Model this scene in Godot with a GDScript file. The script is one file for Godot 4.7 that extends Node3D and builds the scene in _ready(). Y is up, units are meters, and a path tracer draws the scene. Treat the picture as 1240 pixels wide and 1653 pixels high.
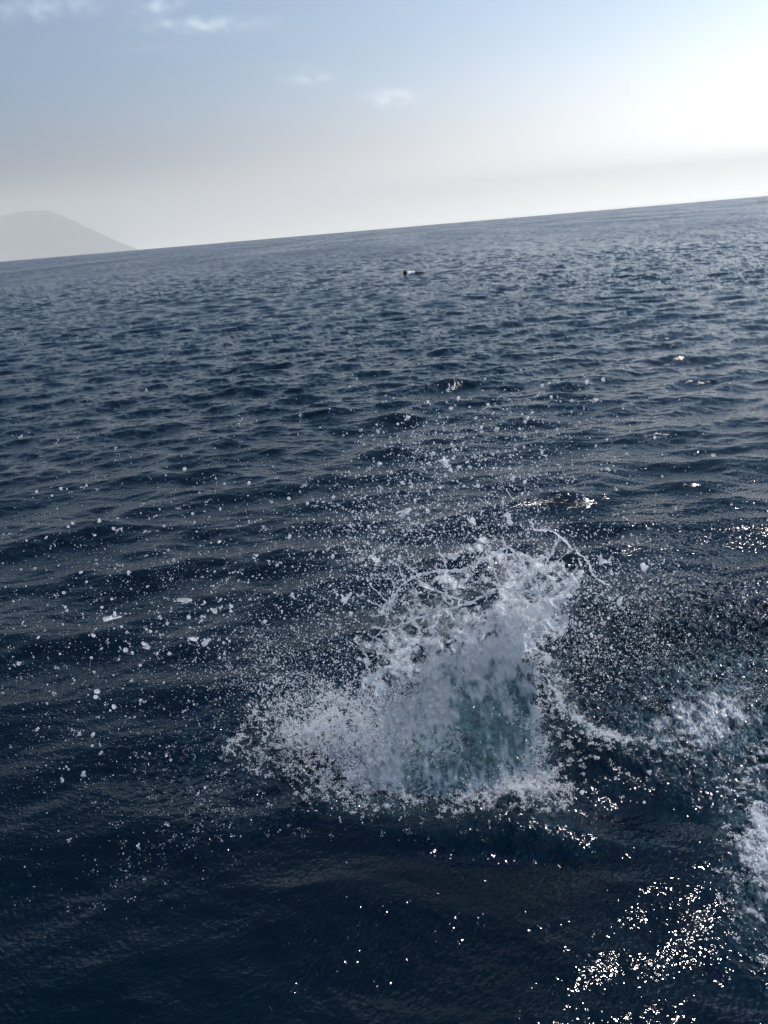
extends Node3D
# Open sea seen from a small boat: chop, a torn splash with flying drops, foam on the right, a swimmer, a hazy mountain.

const EYE := Vector3(0.0, 2.5, 0.0)
const PITCH := -19.7
const ROLL := -4.89
const FOV := 66.0
const SUN_AZ := 56.0
const SUN_EL := 59.0
const TAUF := 6.28318530718

var cam_basis: Basis
var rng := RandomNumberGenerator.new()
var tiles := {}
var slots := {}
var lock := Mutex.new()
var soft := FastNoiseLite.new()

func _ready() -> void:
	rng.seed = 4711
	make_camera()
	make_sky()
	make_sun()
	make_wave_tiles()
	make_zones()
	make_sea()
	make_mountain()
	make_far_things()
	make_splash()
	make_foam()
	make_spray()
	make_gouts()
	make_droplets()

# ---------------------------------------------------------------- camera, sky, sun

func make_camera() -> void:
	var c := Camera3D.new()
	c.name = "camera"
	c.fov = FOV
	c.near = 0.05
	c.far = 60000.0
	add_child(c)
	cam_basis = Basis.from_euler(Vector3(deg_to_rad(PITCH), 0.0, deg_to_rad(ROLL)))
	c.transform = Transform3D(cam_basis, EYE)
	c.current = true

func sun_dir() -> Vector3:
	var a := deg_to_rad(SUN_AZ)
	var e := deg_to_rad(SUN_EL)
	return Vector3(sin(a) * cos(e), sin(e), -cos(a) * cos(e))

func make_sky() -> void:
	var w := 1600
	var h := 800
	var wisps := FastNoiseLite.new()
	wisps.seed = 9
	wisps.frequency = 0.9
	wisps.fractal_octaves = 5
	# small wisps of cloud: azimuth, elevation, half width, half height, tilt, strength (degrees)
	var clouds := [[-8.6, 12.6, 2.9, 0.42, -0.02, 0.30], [-11.2, 13.7, 1.2, 0.5, 0.1, 0.26], [-17.6, 13.6, 2.6, 0.6, 0.05, 0.24], [-2.4, 9.3, 1.2, 0.34, -0.06, 0.30],
		[-2.8, 10.0, 1.8, 0.25, -0.1, 0.07], [2.8, 7.9, 1.5, 0.55, -0.05, 0.30], [-12.0, 11.5, 1.5, 0.3, 0.0, 0.07], [12.0, 19.0, 7.0, 0.9, 0.1, 0.16], [-40.0, 17.0, 7.0, 0.9, 0.1, 0.25], [60.0, 16.0, 7.0, 0.9, 0.1, 0.2],
		[120.0, 15.0, 7.0, 0.9, 0.1, 0.25], [-110.0, 16.0, 7.0, 0.9, -0.1, 0.25], [175.0, 15.0, 7.0, 0.9, 0.1, 0.25]]
	var sd := sun_dir()
	var data := PackedFloat32Array()
	data.resize(w * h * 3)
	for j in h:
		var el := 90.0 - 180.0 * (j + 0.5) / h
		var er := deg_to_rad(maxf(el, 0.0))
		var band := smoothstep(3.0, 10.0, el)
		var base := Vector3(0.13, 0.155, 0.18).lerp(Vector3(0.055, 0.185, 0.36), band).lerp(Vector3(0.018, 0.085, 0.31), smoothstep(12.0, 50.0, el))
		var warm := Vector3(1.0, 0.975, 0.90).lerp(Vector3(0.97, 1.0, 1.0), band).lerp(Vector3(0.48, 0.84, 1.34), smoothstep(6.0, 28.0, el))
		var low := 10.0 * exp(-maxf(el, 0.0) / 5.2)
		var thin := 5.7 * (0.11 + 0.88 * exp(-maxf(el - 14.0, 0.0) / 11.0))
		for i in w:
			var az := fposmod((i + 0.5) / w * 360.0 + 180.0, 360.0) - 180.0
			var a := deg_to_rad(az)
			var d := Vector3(sin(a) * cos(er), sin(er), -cos(a) * cos(er))
			var g := rad_to_deg(acos(clampf(d.dot(sd), -1.0, 1.0)))
			var off := absf(wrapf(az - SUN_AZ, -180.0, 180.0))
			var glow := low * exp(-off * off / 2300.0) + thin * exp(-g / 23.0)
			var col := base + warm * glow
			if el > 4.0 and el < 24.0:
				for c in clouds:
					var dx: float = az - c[0]
					var dy: float = el - c[1] - dx * c[4]
					var q: float = dx * dx / (c[2] * c[2] * 1.6) + dy * dy / (c[3] * c[3] * 0.7)
					if q < 4.0:
						var n := 0.5 + 1.5 * wisps.get_noise_2d(az * 0.9 + dy * 0.6, el * 3.2)
						col += Vector3(1.0, 0.97, 0.9) * maxf(0.0, exp(-q * 1.3) * 1.3 * n) * c[5] * 1.35
			var at := (j * w + i) * 3
			data[at] = col.x
			data[at + 1] = col.y
			data[at + 2] = col.z
	var im := Image.create_from_data(w, h, false, Image.FORMAT_RGBF, data.to_byte_array())
	var m := PanoramaSkyMaterial.new()
	m.panorama = ImageTexture.create_from_image(im)
	var sky := Sky.new()
	sky.sky_material = m
	var e := Environment.new()
	e.background_mode = Environment.BG_SKY
	e.sky = sky
	e.tonemap_mode = Environment.TONE_MAPPER_LINEAR
	e.tonemap_exposure = 0.91
	e.fog_enabled = true
	e.fog_density = 0.000072
	e.fog_light_color = Color(0.985, 0.99, 0.975)
	e.sdfgi_enabled = true
	e.ssao_enabled = true
	e.ssil_enabled = true
	var we := WorldEnvironment.new()
	we.name = "sky"
	we.environment = e
	add_child(we)

func make_sun() -> void:
	var l := DirectionalLight3D.new()
	l.name = "sun"
	l.light_energy = 1.2
	l.light_color = Color(1.0, 0.965, 0.94)
	l.light_angular_distance = 0.5
	l.shadow_enabled = true
	add_child(l)
	l.look_at_from_position(Vector3.ZERO, -sun_dir(), Vector3.UP)

# ---------------------------------------------------------------- where things are

func ray(px: float, py: float) -> Vector3:      # sight line in photograph pixels (1240 x 1653)
	var f := 826.5 / tan(deg_to_rad(FOV * 0.5))
	return (cam_basis * Vector3((px - 620.0) / f, -(py - 826.5) / f, -1.0)).normalized()

func on_sea(px: float, py: float) -> Vector3:
	var d := ray(px, py)
	return EYE + d * (EYE.y / maxf(-d.y, 1e-4))

func upright(px: float, py: float, away: float) -> Vector3:      # where the sight line meets the upright plane that far ahead
	var d := ray(px, py)
	return EYE + d * (away / -d.z)

# ---------------------------------------------------------------- waves

func butterfly(re: PackedFloat32Array, im: PackedFloat32Array, n: int, start: int, step: int, cs: PackedFloat32Array, sn: PackedFloat32Array, rev: PackedInt32Array, tr: PackedFloat32Array, ti: PackedFloat32Array) -> void:
	for k in n:
		var o := start + rev[k] * step
		tr[k] = re[o]
		ti[k] = im[o]
	var half := 1
	while half < n:
		var stride := n / (half * 2)
		for j in half:
			var c := cs[j * stride]
			var s := sn[j * stride]
			var p := j
			while p < n:
				var q := p + half
				var a := tr[q]
				var b := ti[q]
				var x := a * c - b * s
				var y := a * s + b * c
				a = tr[p]
				b = ti[p]
				tr[q] = a - x
				ti[q] = b - y
				tr[p] = a + x
				ti[p] = b + y
				p += half * 2
		half *= 2
	for k in n:
		var o := start + k * step
		re[o] = tr[k]
		im[o] = ti[k]

func inverse_fft(re: PackedFloat32Array, im: PackedFloat32Array, n: int) -> Array:
	var cs := PackedFloat32Array()
	var sn := PackedFloat32Array()
	var rev := PackedInt32Array()
	var tr := PackedFloat32Array()
	var ti := PackedFloat32Array()
	for a in [cs, sn, tr, ti]:
		a.resize(n)
	rev.resize(n)
	cs.resize(n)
	sn.resize(n)
	tr.resize(n)
	ti.resize(n)
	var bits := int(round(log(n) / log(2.0)))
	for k in n:
		cs[k] = cos(TAUF * k / n)
		sn[k] = sin(TAUF * k / n)
		var r := 0
		for b in bits:
			if k & (1 << b):
				r |= 1 << (bits - 1 - b)
		rev[k] = r
	for row in n:
		butterfly(re, im, n, row * n, 1, cs, sn, rev, tr, ti)
	for col in n:
		butterfly(re, im, n, col, n, cs, sn, rev, tr, ti)
	return [re, im]

# One square tile of sea: side metres, n cells, waves between long and short metres, peak wavelength, wind direction, spread, steepness wanted (rms slope), choppiness
func wave_tile(called: String, sd: int, side: float, n: int, longest: float, shortest: float, peak: float, wind: float, spread: float, falloff: float, slope: float, chop: float) -> void:
	var r := RandomNumberGenerator.new()
	r.seed = sd
	var hr := PackedFloat32Array()
	var hi := PackedFloat32Array()
	var xr := PackedFloat32Array()
	var xi := PackedFloat32Array()
	hr.resize(n * n)
	hi.resize(n * n)
	xr.resize(n * n)
	xi.resize(n * n)
	var kp := TAUF / peak
	for j in n:
		var jz := j if j < n / 2 else j - n
		for i in n:
			var ix := i if i < n / 2 else i - n
			if jz < 0 or (jz == 0 and ix <= 0) or i == n / 2 or j == n / 2:
				continue
			var kx := TAUF * ix / side
			var kz := TAUF * jz / side
			var k := sqrt(kx * kx + kz * kz)
			var lam := TAUF / k
			var g1 := r.randfn()
			var g2 := r.randfn()
			if lam > longest or lam < shortest:
				continue
			var c := absf(cos(atan2(kz, kx) - wind))
			var s := pow(k, -falloff) * exp(-1.25 * (kp / k) * (kp / k)) * (pow(c, spread) + 0.035)
			s *= smoothstep(shortest, shortest * 1.6, lam) * (1.0 - smoothstep(longest * 0.75, longest, lam))
			var a := sqrt(s)
			var re := a * g1
			var im := a * g2
			# F1 = H + i*Dz, F2 = Dx, each field real:  D = -i k/|k| H
			var o := j * n + i
			var q := ((n - j) % n) * n + (n - i) % n
			var dzr := im * kz / k
			var dzi := -re * kz / k
			hr[o] = re - dzi
			hi[o] = im + dzr
			hr[q] = re + dzi
			hi[q] = -im + dzr
			xr[o] = im * kx / k
			xi[o] = -re * kx / k
			xr[q] = im * kx / k
			xi[q] = re * kx / k
	var f1 := inverse_fft(hr, hi, n)
	var f2 := inverse_fft(xr, xi, n)
	hr = f1[0]
	hi = f1[1]
	xr = f2[0]
	var cell := side / n
	var t := PackedFloat32Array()
	t.resize(n * n * 5)
	var sum := 0.0
	for j in n:
		for i in n:
			var o := j * n + i
			var sx := (hr[j * n + (i + 1) % n] - hr[j * n + (i + n - 1) % n]) / (2.0 * cell)
			var sz := (hr[((j + 1) % n) * n + i] - hr[((j + n - 1) % n) * n + i]) / (2.0 * cell)
			sum += sx * sx + sz * sz
			t[o * 5] = hr[o]
			t[o * 5 + 1] = -xr[o] * chop
			t[o * 5 + 2] = -hi[o] * chop
			t[o * 5 + 3] = sx
			t[o * 5 + 4] = sz
	var scale := slope / sqrt(sum / (n * n))
	var hh := 0.0
	for o in t.size():
		t[o] *= scale
	for o in n * n:
		hh += t[o * 5] * t[o * 5]
	print(called, " rms height ", sqrt(hh / (n * n)))
	lock.lock()
	tiles[called] = t
	lock.unlock()

func make_wave_tiles() -> void:
	var ids := []
	ids.append(WorkerThreadPool.add_task(wave_tile.bind("chop", 14, 42.0, 512, 14.0, 0.4, 1.5, 1.35, 4.0, 3.4, 0.145, 1.1)))
	ids.append(WorkerThreadPool.add_task(wave_tile.bind("wavelets", 23, 3.7, 512, 0.75, 0.03, 0.6, 1.25, 3.0, 4.3, 0.14, 0.9)))
	ids.append(WorkerThreadPool.add_task(wave_tile.bind("ripples", 37, 0.83, 256, 0.12, 0.008, 0.035, 1.5, 0.6, 3.5, 0.125, 0.0)))
	for id in ids:
		WorkerThreadPool.wait_for_task_completion(id)

const SA := 42.0
const NA := 512
const SB := 3.7
const NB := 512

# height, shift x, shift z, slope x, slope z at a spot, from one tile turned by (c, s)
func sample(t: PackedFloat32Array, n: int, side: float, x: float, z: float, out: PackedFloat32Array, at: int, times: float) -> void:
	var u := x / side * n
	var v := z / side * n
	var fu := floorf(u)
	var fv := floorf(v)
	var i0 := posmod(int(fu), n)
	var j0 := posmod(int(fv), n)
	var i1 := i0 + 1 if i0 + 1 < n else 0
	var j1 := j0 + 1 if j0 + 1 < n else 0
	u -= fu
	v -= fv
	var a := (j0 * n + i0) * 5
	var b := (j0 * n + i1) * 5
	var c := (j1 * n + i0) * 5
	var d := (j1 * n + i1) * 5
	var wa := (1.0 - u) * (1.0 - v) * times
	var wb := u * (1.0 - v) * times
	var wc := (1.0 - u) * v * times
	var wd := u * v * times
	for k in 5:
		out[at + k] += t[a + k] * wa + t[b + k] * wb + t[c + k] * wc + t[d + k] * wd

func water_at(x: float, z: float, out: PackedFloat32Array) -> void:
	for k in 5:
		out[k] = 0.0
	var ta: PackedFloat32Array = tiles["chop"]
	var tb: PackedFloat32Array = tiles["wavelets"]
	# the boat's lee takes the edge off the chop close by
	sample(ta, NA, SA, x, z, out, 0, 0.55 + 0.45 * smoothstep(3.0, 45.0, x * x + z * z))
	# gusts: the wavelets come and go over tens of metres
	var gust := 0.8 + 0.5 * sin(x * 0.21 + 1.7 * sin(z * 0.083)) * sin(z * 0.17 + 1.1 * sin(x * 0.061 + 2.0))
	sample(tb, NB, SB, x * 0.94 + z * 0.342, z * 0.94 - x * 0.342, out, 5, gust * (1.0 - 0.4 * smoothstep(64.0, 1200.0, x * x + z * z)))
	# turn the wavelets' shift and slope back
	out[0] += out[5]
	out[1] += out[6] * 0.94 - out[7] * 0.342
	out[2] += out[6] * 0.342 + out[7] * 0.94
	out[3] += out[8] * 0.94 - out[9] * 0.342
	out[4] += out[8] * 0.342 + out[9] * 0.94
	for k in 5:
		out[5 + k] = 0.0

# the sea in strips of rings round a spot on the boat, close-set near it and wide far off
func sea_strip(key: int, radii: PackedFloat32Array, a0: float, a1: float, cols: int) -> void:
	var rows := radii.size()
	var n := rows * cols
	var pos := PackedVector3Array()
	var nor := PackedVector3Array()
	var uv := PackedVector2Array()
	var idx := PackedInt32Array()
	var col := PackedColorArray()
	col.resize(n)
	pos.resize(n)
	nor.resize(n)
	uv.resize(n)
	idx.resize((rows - 1) * (cols - 1) * 6)
	var out := PackedFloat32Array()
	out.resize(10)
	for j in rows:
		var r := radii[j]
		var calm := 1.0 - 0.42 * smoothstep(15.0, 110.0, r)      # wavelets too fine to tell apart far off
		for i in cols:
			var a := a0 + (a1 - a0) * i / (cols - 1)
			var x := sin(a) * r
			var z := -cos(a) * r
			water_at(x, z, out)
			var o := j * cols + i
			if r > 1.2 and r < 8.5:
				var d0 := stir(x, z)
				if d0.w > 0.0:
					var ex := stir(x + 0.006, z)
					var ez := stir(x, z + 0.006)
					out[0] += d0.x
					out[3] += (ex.x - d0.x) / 0.006
					out[4] += (ez.x - d0.x) / 0.006
				col[o] = water_colour(d0.y, d0.z)
			else:
				col[o] = DEEP
			pos[o] = Vector3(x + out[1], out[0], z + out[2])
			# far off, only the faces that lean towards the boat are in sight between the crests
			# far off many waves fall into one step of the mesh: their leanings average out,
			# and only the faces that lean towards the boat are in sight between the crests
			out[3] *= calm
			out[4] *= calm
			var lean := out[3] * sin(a) - out[4] * cos(a)
			var seen := 0.17 * (1.0 + 0.35 * lumps.get_noise_2d(x * 0.004, z * 0.0012)) + (absf(lean) * 1.3 - 0.17) * calm * calm
			var fix := (seen - lean) * smoothstep(5.0, 30.0, r)
			nor[o] = Vector3(-(out[3] + fix * sin(a)), 1.0, -(out[4] - fix * cos(a))).normalized()
			uv[o] = Vector2(x, z)
	var k := 0
	for j in rows - 1:
		for i in cols - 1:
			var o := j * cols + i
			idx[k] = o
			idx[k + 1] = o + cols
			idx[k + 2] = o + 1
			idx[k + 3] = o + 1
			idx[k + 4] = o + cols
			idx[k + 5] = o + cols + 1
			k += 6
	var arr := []
	arr.resize(Mesh.ARRAY_MAX)
	arr[Mesh.ARRAY_VERTEX] = pos
	arr[Mesh.ARRAY_NORMAL] = nor
	arr[Mesh.ARRAY_TEX_UV] = uv
	arr[Mesh.ARRAY_COLOR] = col
	arr[Mesh.ARRAY_INDEX] = idx
	lock.lock()
	slots[key] = arr
	lock.unlock()

func ripple_normals() -> Texture2D:
	var n := 256
	var t: PackedFloat32Array = tiles["ripples"]
	var d := PackedFloat32Array()
	d.resize(n * n * 3)
	for j in n:
		for i in n:
			var o := (j * n + i) * 5
			var v := Vector3(-t[o + 3], -t[o + 4], 1.0).normalized()
			var p := (j * n + i) * 3
			d[p] = v.x * 0.5 + 0.5
			d[p + 1] = v.y * 0.5 + 0.5
			d[p + 2] = v.z * 0.5 + 0.5
	return ImageTexture.create_from_image(Image.create_from_data(n, n, false, Image.FORMAT_RGBF, d.to_byte_array()))

const DEEP := Color(0.0004, 0.0047, 0.0108)

# stirred water round the splash: [x, z, half width, half depth, turn, heave, lumps, foam, bubbles]
var zones := []
var lumps := FastNoiseLite.new()
var fine := FastNoiseLite.new()
var lace := FastNoiseLite.new()
var ridge := []

func make_zones() -> void:
	lumps.seed = 5
	lumps.frequency = 7.5
	lumps.fractal_octaves = 4
	lumps.fractal_gain = 0.55
	fine.seed = 8
	fine.frequency = 48.0
	fine.fractal_octaves = 2
	lace.seed = 12
	lace.frequency = 8.0
	lace.fractal_octaves = 5
	lace.fractal_gain = 0.62
	zones = [
		[0.30, -3.40, 0.42, 0.40, 0.0, 0.05, 0.020, 0.35, 1.0],     # under the splash
		[-0.36, -3.52, 0.50, 0.34, 0.35, 0.03, 0.045, 0.75, 0.4],   # its left skirt
		[0.50, -2.95, 0.24, 0.14, 0.1, 0.03, 0.050, 0.9, 0.6],      # lumps in front
		[0.10, -3.02, 0.40, 0.12, 0.1, 0.0, 0.030, 0.45, 0.9],
		[0.45, -2.72, 0.45, 0.10, 0.15, 0.035, 0.006, 0.0, 0.15],
		[0.40, -2.60, 0.50, 0.07, 0.15, -0.025, 0.004, 0.0, 0.0],
		[-0.45, -3.02, 0.45, 0.09, -0.35, 0.03, 0.010, 0.15, 0.1],
		[0.80, -3.90, 0.10, 0.22, 0.0, 0.10, 0.030, 0.55, 0.5],     # ridge running right
		[0.82, -3.55, 0.10, 0.26, 0.0, 0.11, 0.030, 0.55, 0.5],
		[0.88, -3.25, 0.14, 0.16, 0.3, 0.09, 0.030, 0.45, 0.4],
		[1.08, -3.16, 0.22, 0.09, 0.0, 0.07, 0.030, 0.5, 0.4],
		[1.55, -3.38, 0.46, 0.30, -0.5, 0.02, 0.060, 0.95, 1.0],    # wash on the right
		[1.75, -3.80, 0.45, 0.25, -0.3, 0.01, 0.040, 0.48, 0.6],
		[1.42, -2.50, 0.13, 0.42, 0.40, 0.02, 0.045, 1.05, 0.9],    # bright streak at the right edge
		[1.78, -2.95, 0.22, 0.22, 0.4, 0.03, 0.045, 0.8, 0.7],
		[-1.00, -3.40, 0.50, 0.35, 0.0, 0.0, 0.008, 0.22, 0.0],     # thin flecks on the left
		[-0.85, -2.95, 0.35, 0.30, 0.0, 0.0, 0.006, 0.20, 0.0],
		[0.95, -2.86, 0.20, 0.16, 0.0, -0.05, 0.0, 0.0, 0.0],       # smooth hollow
		[1.75, -4.10, 1.00, 0.80, 0.0, 0.0, 0.038, 0.14, 0.05],      # pocked by falling spray
		[0.55, -2.10, 1.05, 0.70, 0.0, 0.0, 0.0024, 0.0, 0.0],
		[0.20, -4.40, 1.00, 0.60, 0.0, 0.0, 0.008, 0.0, 0.0],
		[2.30, -5.80, 1.20, 0.90, 0.0, 0.0, 0.005, 0.0, 0.0],
	]

# heave, foam share, bubble share, touched
func stir(x: float, z: float) -> Vector4:
	var h := 0.0
	var foam := 0.0
	var air := 0.0
	var lump := 0.0
	for q in zones:
		var dx: float = x - q[0]
		var dz: float = z - q[1]
		var lim: float = 2.25 * maxf(q[2], q[3])
		if absf(dx) > lim or absf(dz) > lim:
			continue
		var c := cos(q[4])
		var s := sin(q[4])
		var u: float = (dx * c + dz * s) / q[2]
		var v: float = (dz * c - dx * s) / q[3]
		var w := u * u + v * v
		if w > 5.0:
			continue
		var g := exp(-w * 0.9) - 0.011
		h += g * q[5]
		lump = maxf(lump, g * q[6])
		foam = maxf(foam, g * q[7])
		air = maxf(air, g * q[8])
	if lump > 0.0002:
		var n := lumps.get_noise_2d(x, z)
		h += lump * (1.0 - 2.6 * absf(n)) * 0.75
		h += lump * (0.10 + 0.5 * maxf(0.0, lace.get_noise_2d(x * 0.25, z * 0.12) + 0.12)) * fine.get_noise_2d(x, z)
	var f := 0.0
	if foam > 0.01:
		var n2 := lace.get_noise_2d(x, z)
		f = smoothstep(0.52, 0.95, foam * 0.85 + n2 * 0.70 + 0.22 * fine.get_noise_2d(x * 1.3 + 4.0, z * 1.3) + (0.12 if foam > 0.8 else 0.0))
	var b := air * clampf(0.6 + 0.9 * lace.get_noise_2d(x * 0.6 + 9.0, z * 0.6), 0.0, 1.0)
	return Vector4(h, f, b, lump + absf(h) + foam)

func water_colour(foam: float, air: float) -> Color:
	return DEEP.lerp(Color(0.10, 0.19, 0.22), air * 0.8).lerp(Color(0.62, 0.66, 0.68), foam * 0.8)

func surface(x: float, z: float, out: PackedFloat32Array) -> float:
	water_at(x, z, out)
	return out[0] + stir(x, z).x

func make_sea() -> void:
	var radii := PackedFloat32Array()
	var dep := 64.0
	while dep > 0.02:
		radii.append(EYE.y / tan(deg_to_rad(dep)))
		dep -= clampf(dep * 0.035, 0.010, 0.085 if dep > 24.0 else 0.058)
	radii.append(15000.0)
	print("sea rows ", radii.size())
	var half := deg_to_rad(39.0)
	var parts := 8
	var per := int(ceil((radii.size() - 1) / float(parts)))
	var ids := []
	for p in parts:
		var sl := radii.slice(p * per, mini(radii.size(), (p + 1) * per + 1))
		ids.append(WorkerThreadPool.add_task(sea_strip.bind(p, sl, -half, half, 670)))
	# the rest of the sea, behind and beside the boat, and under it
	var wide := PackedFloat32Array()
	var r := 0.02
	while r < 15000.0:
		wide.append(r)
		r += maxf(0.12, r * 0.06)
	wide.append(15000.0)
	ids.append(WorkerThreadPool.add_task(sea_strip.bind(parts, wide, half, TAUF - half, 240)))
	var under := PackedFloat32Array()
	r = 0.02
	while r < radii[0]:
		under.append(r)
		r += 0.03
	under.append(radii[0])
	ids.append(WorkerThreadPool.add_task(sea_strip.bind(parts + 1, under, -half, half, 120)))
	for id in ids:
		WorkerThreadPool.wait_for_task_completion(id)
	var m := StandardMaterial3D.new()
	m.resource_name = "sea_water"
	m.vertex_color_use_as_albedo = true
	m.roughness = 0.09
	m.metallic_specular = 0.36
	m.normal_enabled = true
	m.normal_scale = 1.0
	m.normal_texture = ripple_normals()
	m.uv1_scale = Vector3(1.0 / 0.83, 1.0 / 0.83, 1.0)
	var am := ArrayMesh.new()
	for p in parts + 2:
		am.add_surface_from_arrays(Mesh.PRIMITIVE_TRIANGLES, slots[p])
		am.surface_set_material(p, m)
	var o := MeshInstance3D.new()
	o.name = "sea"
	o.mesh = am
	o.set_meta("kind", "structure")
	o.set_meta("label", "dark blue open sea with short wind chop out to the horizon")
	add_child(o)

# ---------------------------------------------------------------- the far shore

func make_mountain() -> void:
	var far := 30000.0
	var az := deg_to_rad(-20.6)
	var centre := Vector3(sin(az) * far, 0.0, -cos(az) * far)
	var ridges := FastNoiseLite.new()
	ridges.seed = 3
	ridges.frequency = 0.0011
	ridges.fractal_type = FastNoiseLite.FRACTAL_RIDGED
	ridges.fractal_octaves = 5
	var pos := PackedVector3Array()
	var idx := PackedInt32Array()
	var rings := 70
	var spokes := 160
	for j in rings:
		var q := float(j) / (rings - 1)
		for i in spokes:
			var a := TAUF * i / spokes
			var side := cos(a)
			var reach := 3100.0 if side > 0.0 else 3100.0 + 2500.0 * -side
			var x := cos(a) * reach * q
			var z := sin(a) * 3400.0 * q
			var y := 1500.0 * pow(maxf(0.0, 1.0 - (sqrt(q * q + 0.03) - 0.173) / 0.842), 1.15) - 25.0
			y += ridges.get_noise_2d(x, z) * 120.0 * smoothstep(0.0, 0.15, q) * (1.0 - q)
			pos.append(Vector3(x, y, z))
	for j in rings - 1:
		for i in spokes:
			var o := j * spokes + i
			var p := j * spokes + (i + 1) % spokes
			idx.append_array(PackedInt32Array([o, p, o + spokes, p, p + spokes, o + spokes]))
	var m := StandardMaterial3D.new()
	m.resource_name = "forested_slope"
	m.albedo_color = Color(0.05, 0.07, 0.045).linear_to_srgb()
	m.roughness = 1.0
	var o := MeshInstance3D.new()
	o.name = "mountain"
	o.mesh = smooth_mesh(pos, idx, m)
	o.position = centre
	o.rotation.y = -az
	o.set_meta("kind", "structure")
	o.set_meta("label", "pale blue mountain fading into haze above the horizon on the left")
	add_child(o)

# ---------------------------------------------------------------- meshes

func smooth_mesh(pos: PackedVector3Array, idx: PackedInt32Array, m: Material, col := PackedColorArray()) -> ArrayMesh:
	var nor := PackedVector3Array()
	nor.resize(pos.size())
	for k in range(0, idx.size(), 3):
		var a := pos[idx[k]]
		var f := (pos[idx[k + 2]] - a).cross(pos[idx[k + 1]] - a)
		nor[idx[k]] += f
		nor[idx[k + 1]] += f
		nor[idx[k + 2]] += f
	for k in nor.size():
		nor[k] = nor[k].normalized() if nor[k].length_squared() > 1e-20 else Vector3.UP
	var arr := []
	arr.resize(Mesh.ARRAY_MAX)
	arr[Mesh.ARRAY_VERTEX] = pos
	arr[Mesh.ARRAY_NORMAL] = nor
	if col.size():
		arr[Mesh.ARRAY_COLOR] = col
	arr[Mesh.ARRAY_INDEX] = idx
	var am := ArrayMesh.new()
	am.add_surface_from_arrays(Mesh.PRIMITIVE_TRIANGLES, arr)
	am.surface_set_material(0, m)
	return am

func put(called: String, mesh: Mesh, parent: Node, m: Material = null) -> MeshInstance3D:
	var o := MeshInstance3D.new()
	o.name = called
	o.mesh = mesh
	if m:
		o.material_override = m
	parent.add_child(o, true)
	return o

func thing(called: String, at: Vector3, label: String, category: String, group := "") -> Node3D:
	var o := Node3D.new()
	o.name = called
	add_child(o, true)
	o.position = at
	tag(o, label, category, group)
	return o

func tag(o: Node, label: String, category: String, group := "", kind := "") -> void:
	o.set_meta("label", label)
	if category:
		o.set_meta("category", category)
	if group:
		o.set_meta("group", group)
	if kind:
		o.set_meta("kind", kind)

# a closed skin round tapered capsules [from, to, radius, radius] that run into one another
func skin(bones: Array, cell: float, blend: float, m: Material, rough := 0.0, sd := 1) -> ArrayMesh:
	var lo := Vector3(1e9, 1e9, 1e9)
	var hi := -lo
	for b in bones:
		var r: float = maxf(b[2], b[3]) + blend + cell * 2.0 + rough
		lo = lo.min((b[0] as Vector3).min(b[1]) - Vector3(r, r, r))
		hi = hi.max((b[0] as Vector3).max(b[1]) + Vector3(r, r, r))
	var nx := int((hi.x - lo.x) / cell) + 2
	var ny := int((hi.y - lo.y) / cell) + 2
	var nz := int((hi.z - lo.z) / cell) + 2
	var f := PackedFloat32Array()
	f.resize(nx * ny * nz)
	var wob := FastNoiseLite.new()
	wob.seed = sd
	wob.frequency = 0.18 / cell
	for k in nz:
		for j in ny:
			for i in nx:
				var p := lo + Vector3(i, j, k) * cell
				var sum := 0.0
				for b in bones:
					var a: Vector3 = b[0]
					var ab: Vector3 = b[1] - a
					var t := clampf((p - a).dot(ab) / maxf(ab.length_squared(), 1e-9), 0.0, 1.0)
					var d := p.distance_to(a + ab * t) - lerpf(b[2], b[3], t)
					sum += exp(-d / blend)
				var d2 := -log(maxf(sum, 1e-30)) * blend
				if rough > 0.0:
					d2 += wob.get_noise_3d(p.x, p.y, p.z) * rough
				f[(k * ny + j) * nx + i] = d2
	var pos := PackedVector3Array()
	var idx := PackedInt32Array()
	var ids := PackedInt32Array()
	ids.resize(nx * ny * nz)
	ids.fill(-1)
	var corners := [0, 1, nx, nx + 1, nx * ny, nx * ny + 1, nx * ny + nx, nx * ny + nx + 1]
	var edges := [[0, 1], [2, 3], [4, 5], [6, 7], [0, 2], [1, 3], [4, 6], [5, 7], [0, 4], [1, 5], [2, 6], [3, 7]]
	for k in nz - 1:
		for j in ny - 1:
			for i in nx - 1:
				var o := (k * ny + j) * nx + i
				var c := Vector3.ZERO
				var n := 0
				for e in edges:
					var a: float = f[o + corners[e[0]]]
					var b: float = f[o + corners[e[1]]]
					if (a < 0.0) != (b < 0.0):
						var t := a / (a - b)
						var p := Vector3(e[0] & 1, (e[0] >> 1) & 1, e[0] >> 2)
						var q := Vector3(e[1] & 1, (e[1] >> 1) & 1, e[1] >> 2)
						c += p.lerp(q, t)
						n += 1
				if n:
					ids[o] = pos.size()
					pos.append(lo + (Vector3(i, j, k) + c / n) * cell)
	for k in range(1, nz - 1):
		for j in range(1, ny - 1):
			for i in range(1, nx - 1):
				var o := (k * ny + j) * nx + i
				var inside := f[o] < 0.0
				for ax in 3:
					var step: int = [1, nx, nx * ny][ax]
					if inside == (f[o + step] < 0.0):
						continue
					var u: int = [nx, nx * ny, 1][ax]
					var v: int = [nx * ny, 1, nx][ax]
					var q := [ids[o], ids[o - u], ids[o - u - v], ids[o - v]]
					if q.min() < 0:
						continue
					if inside:
						idx.append_array(PackedInt32Array([q[0], q[2], q[1], q[0], q[3], q[2]]))
					else:
						idx.append_array(PackedInt32Array([q[0], q[1], q[2], q[0], q[2], q[3]]))
	return smooth_mesh(pos, idx, m)

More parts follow.
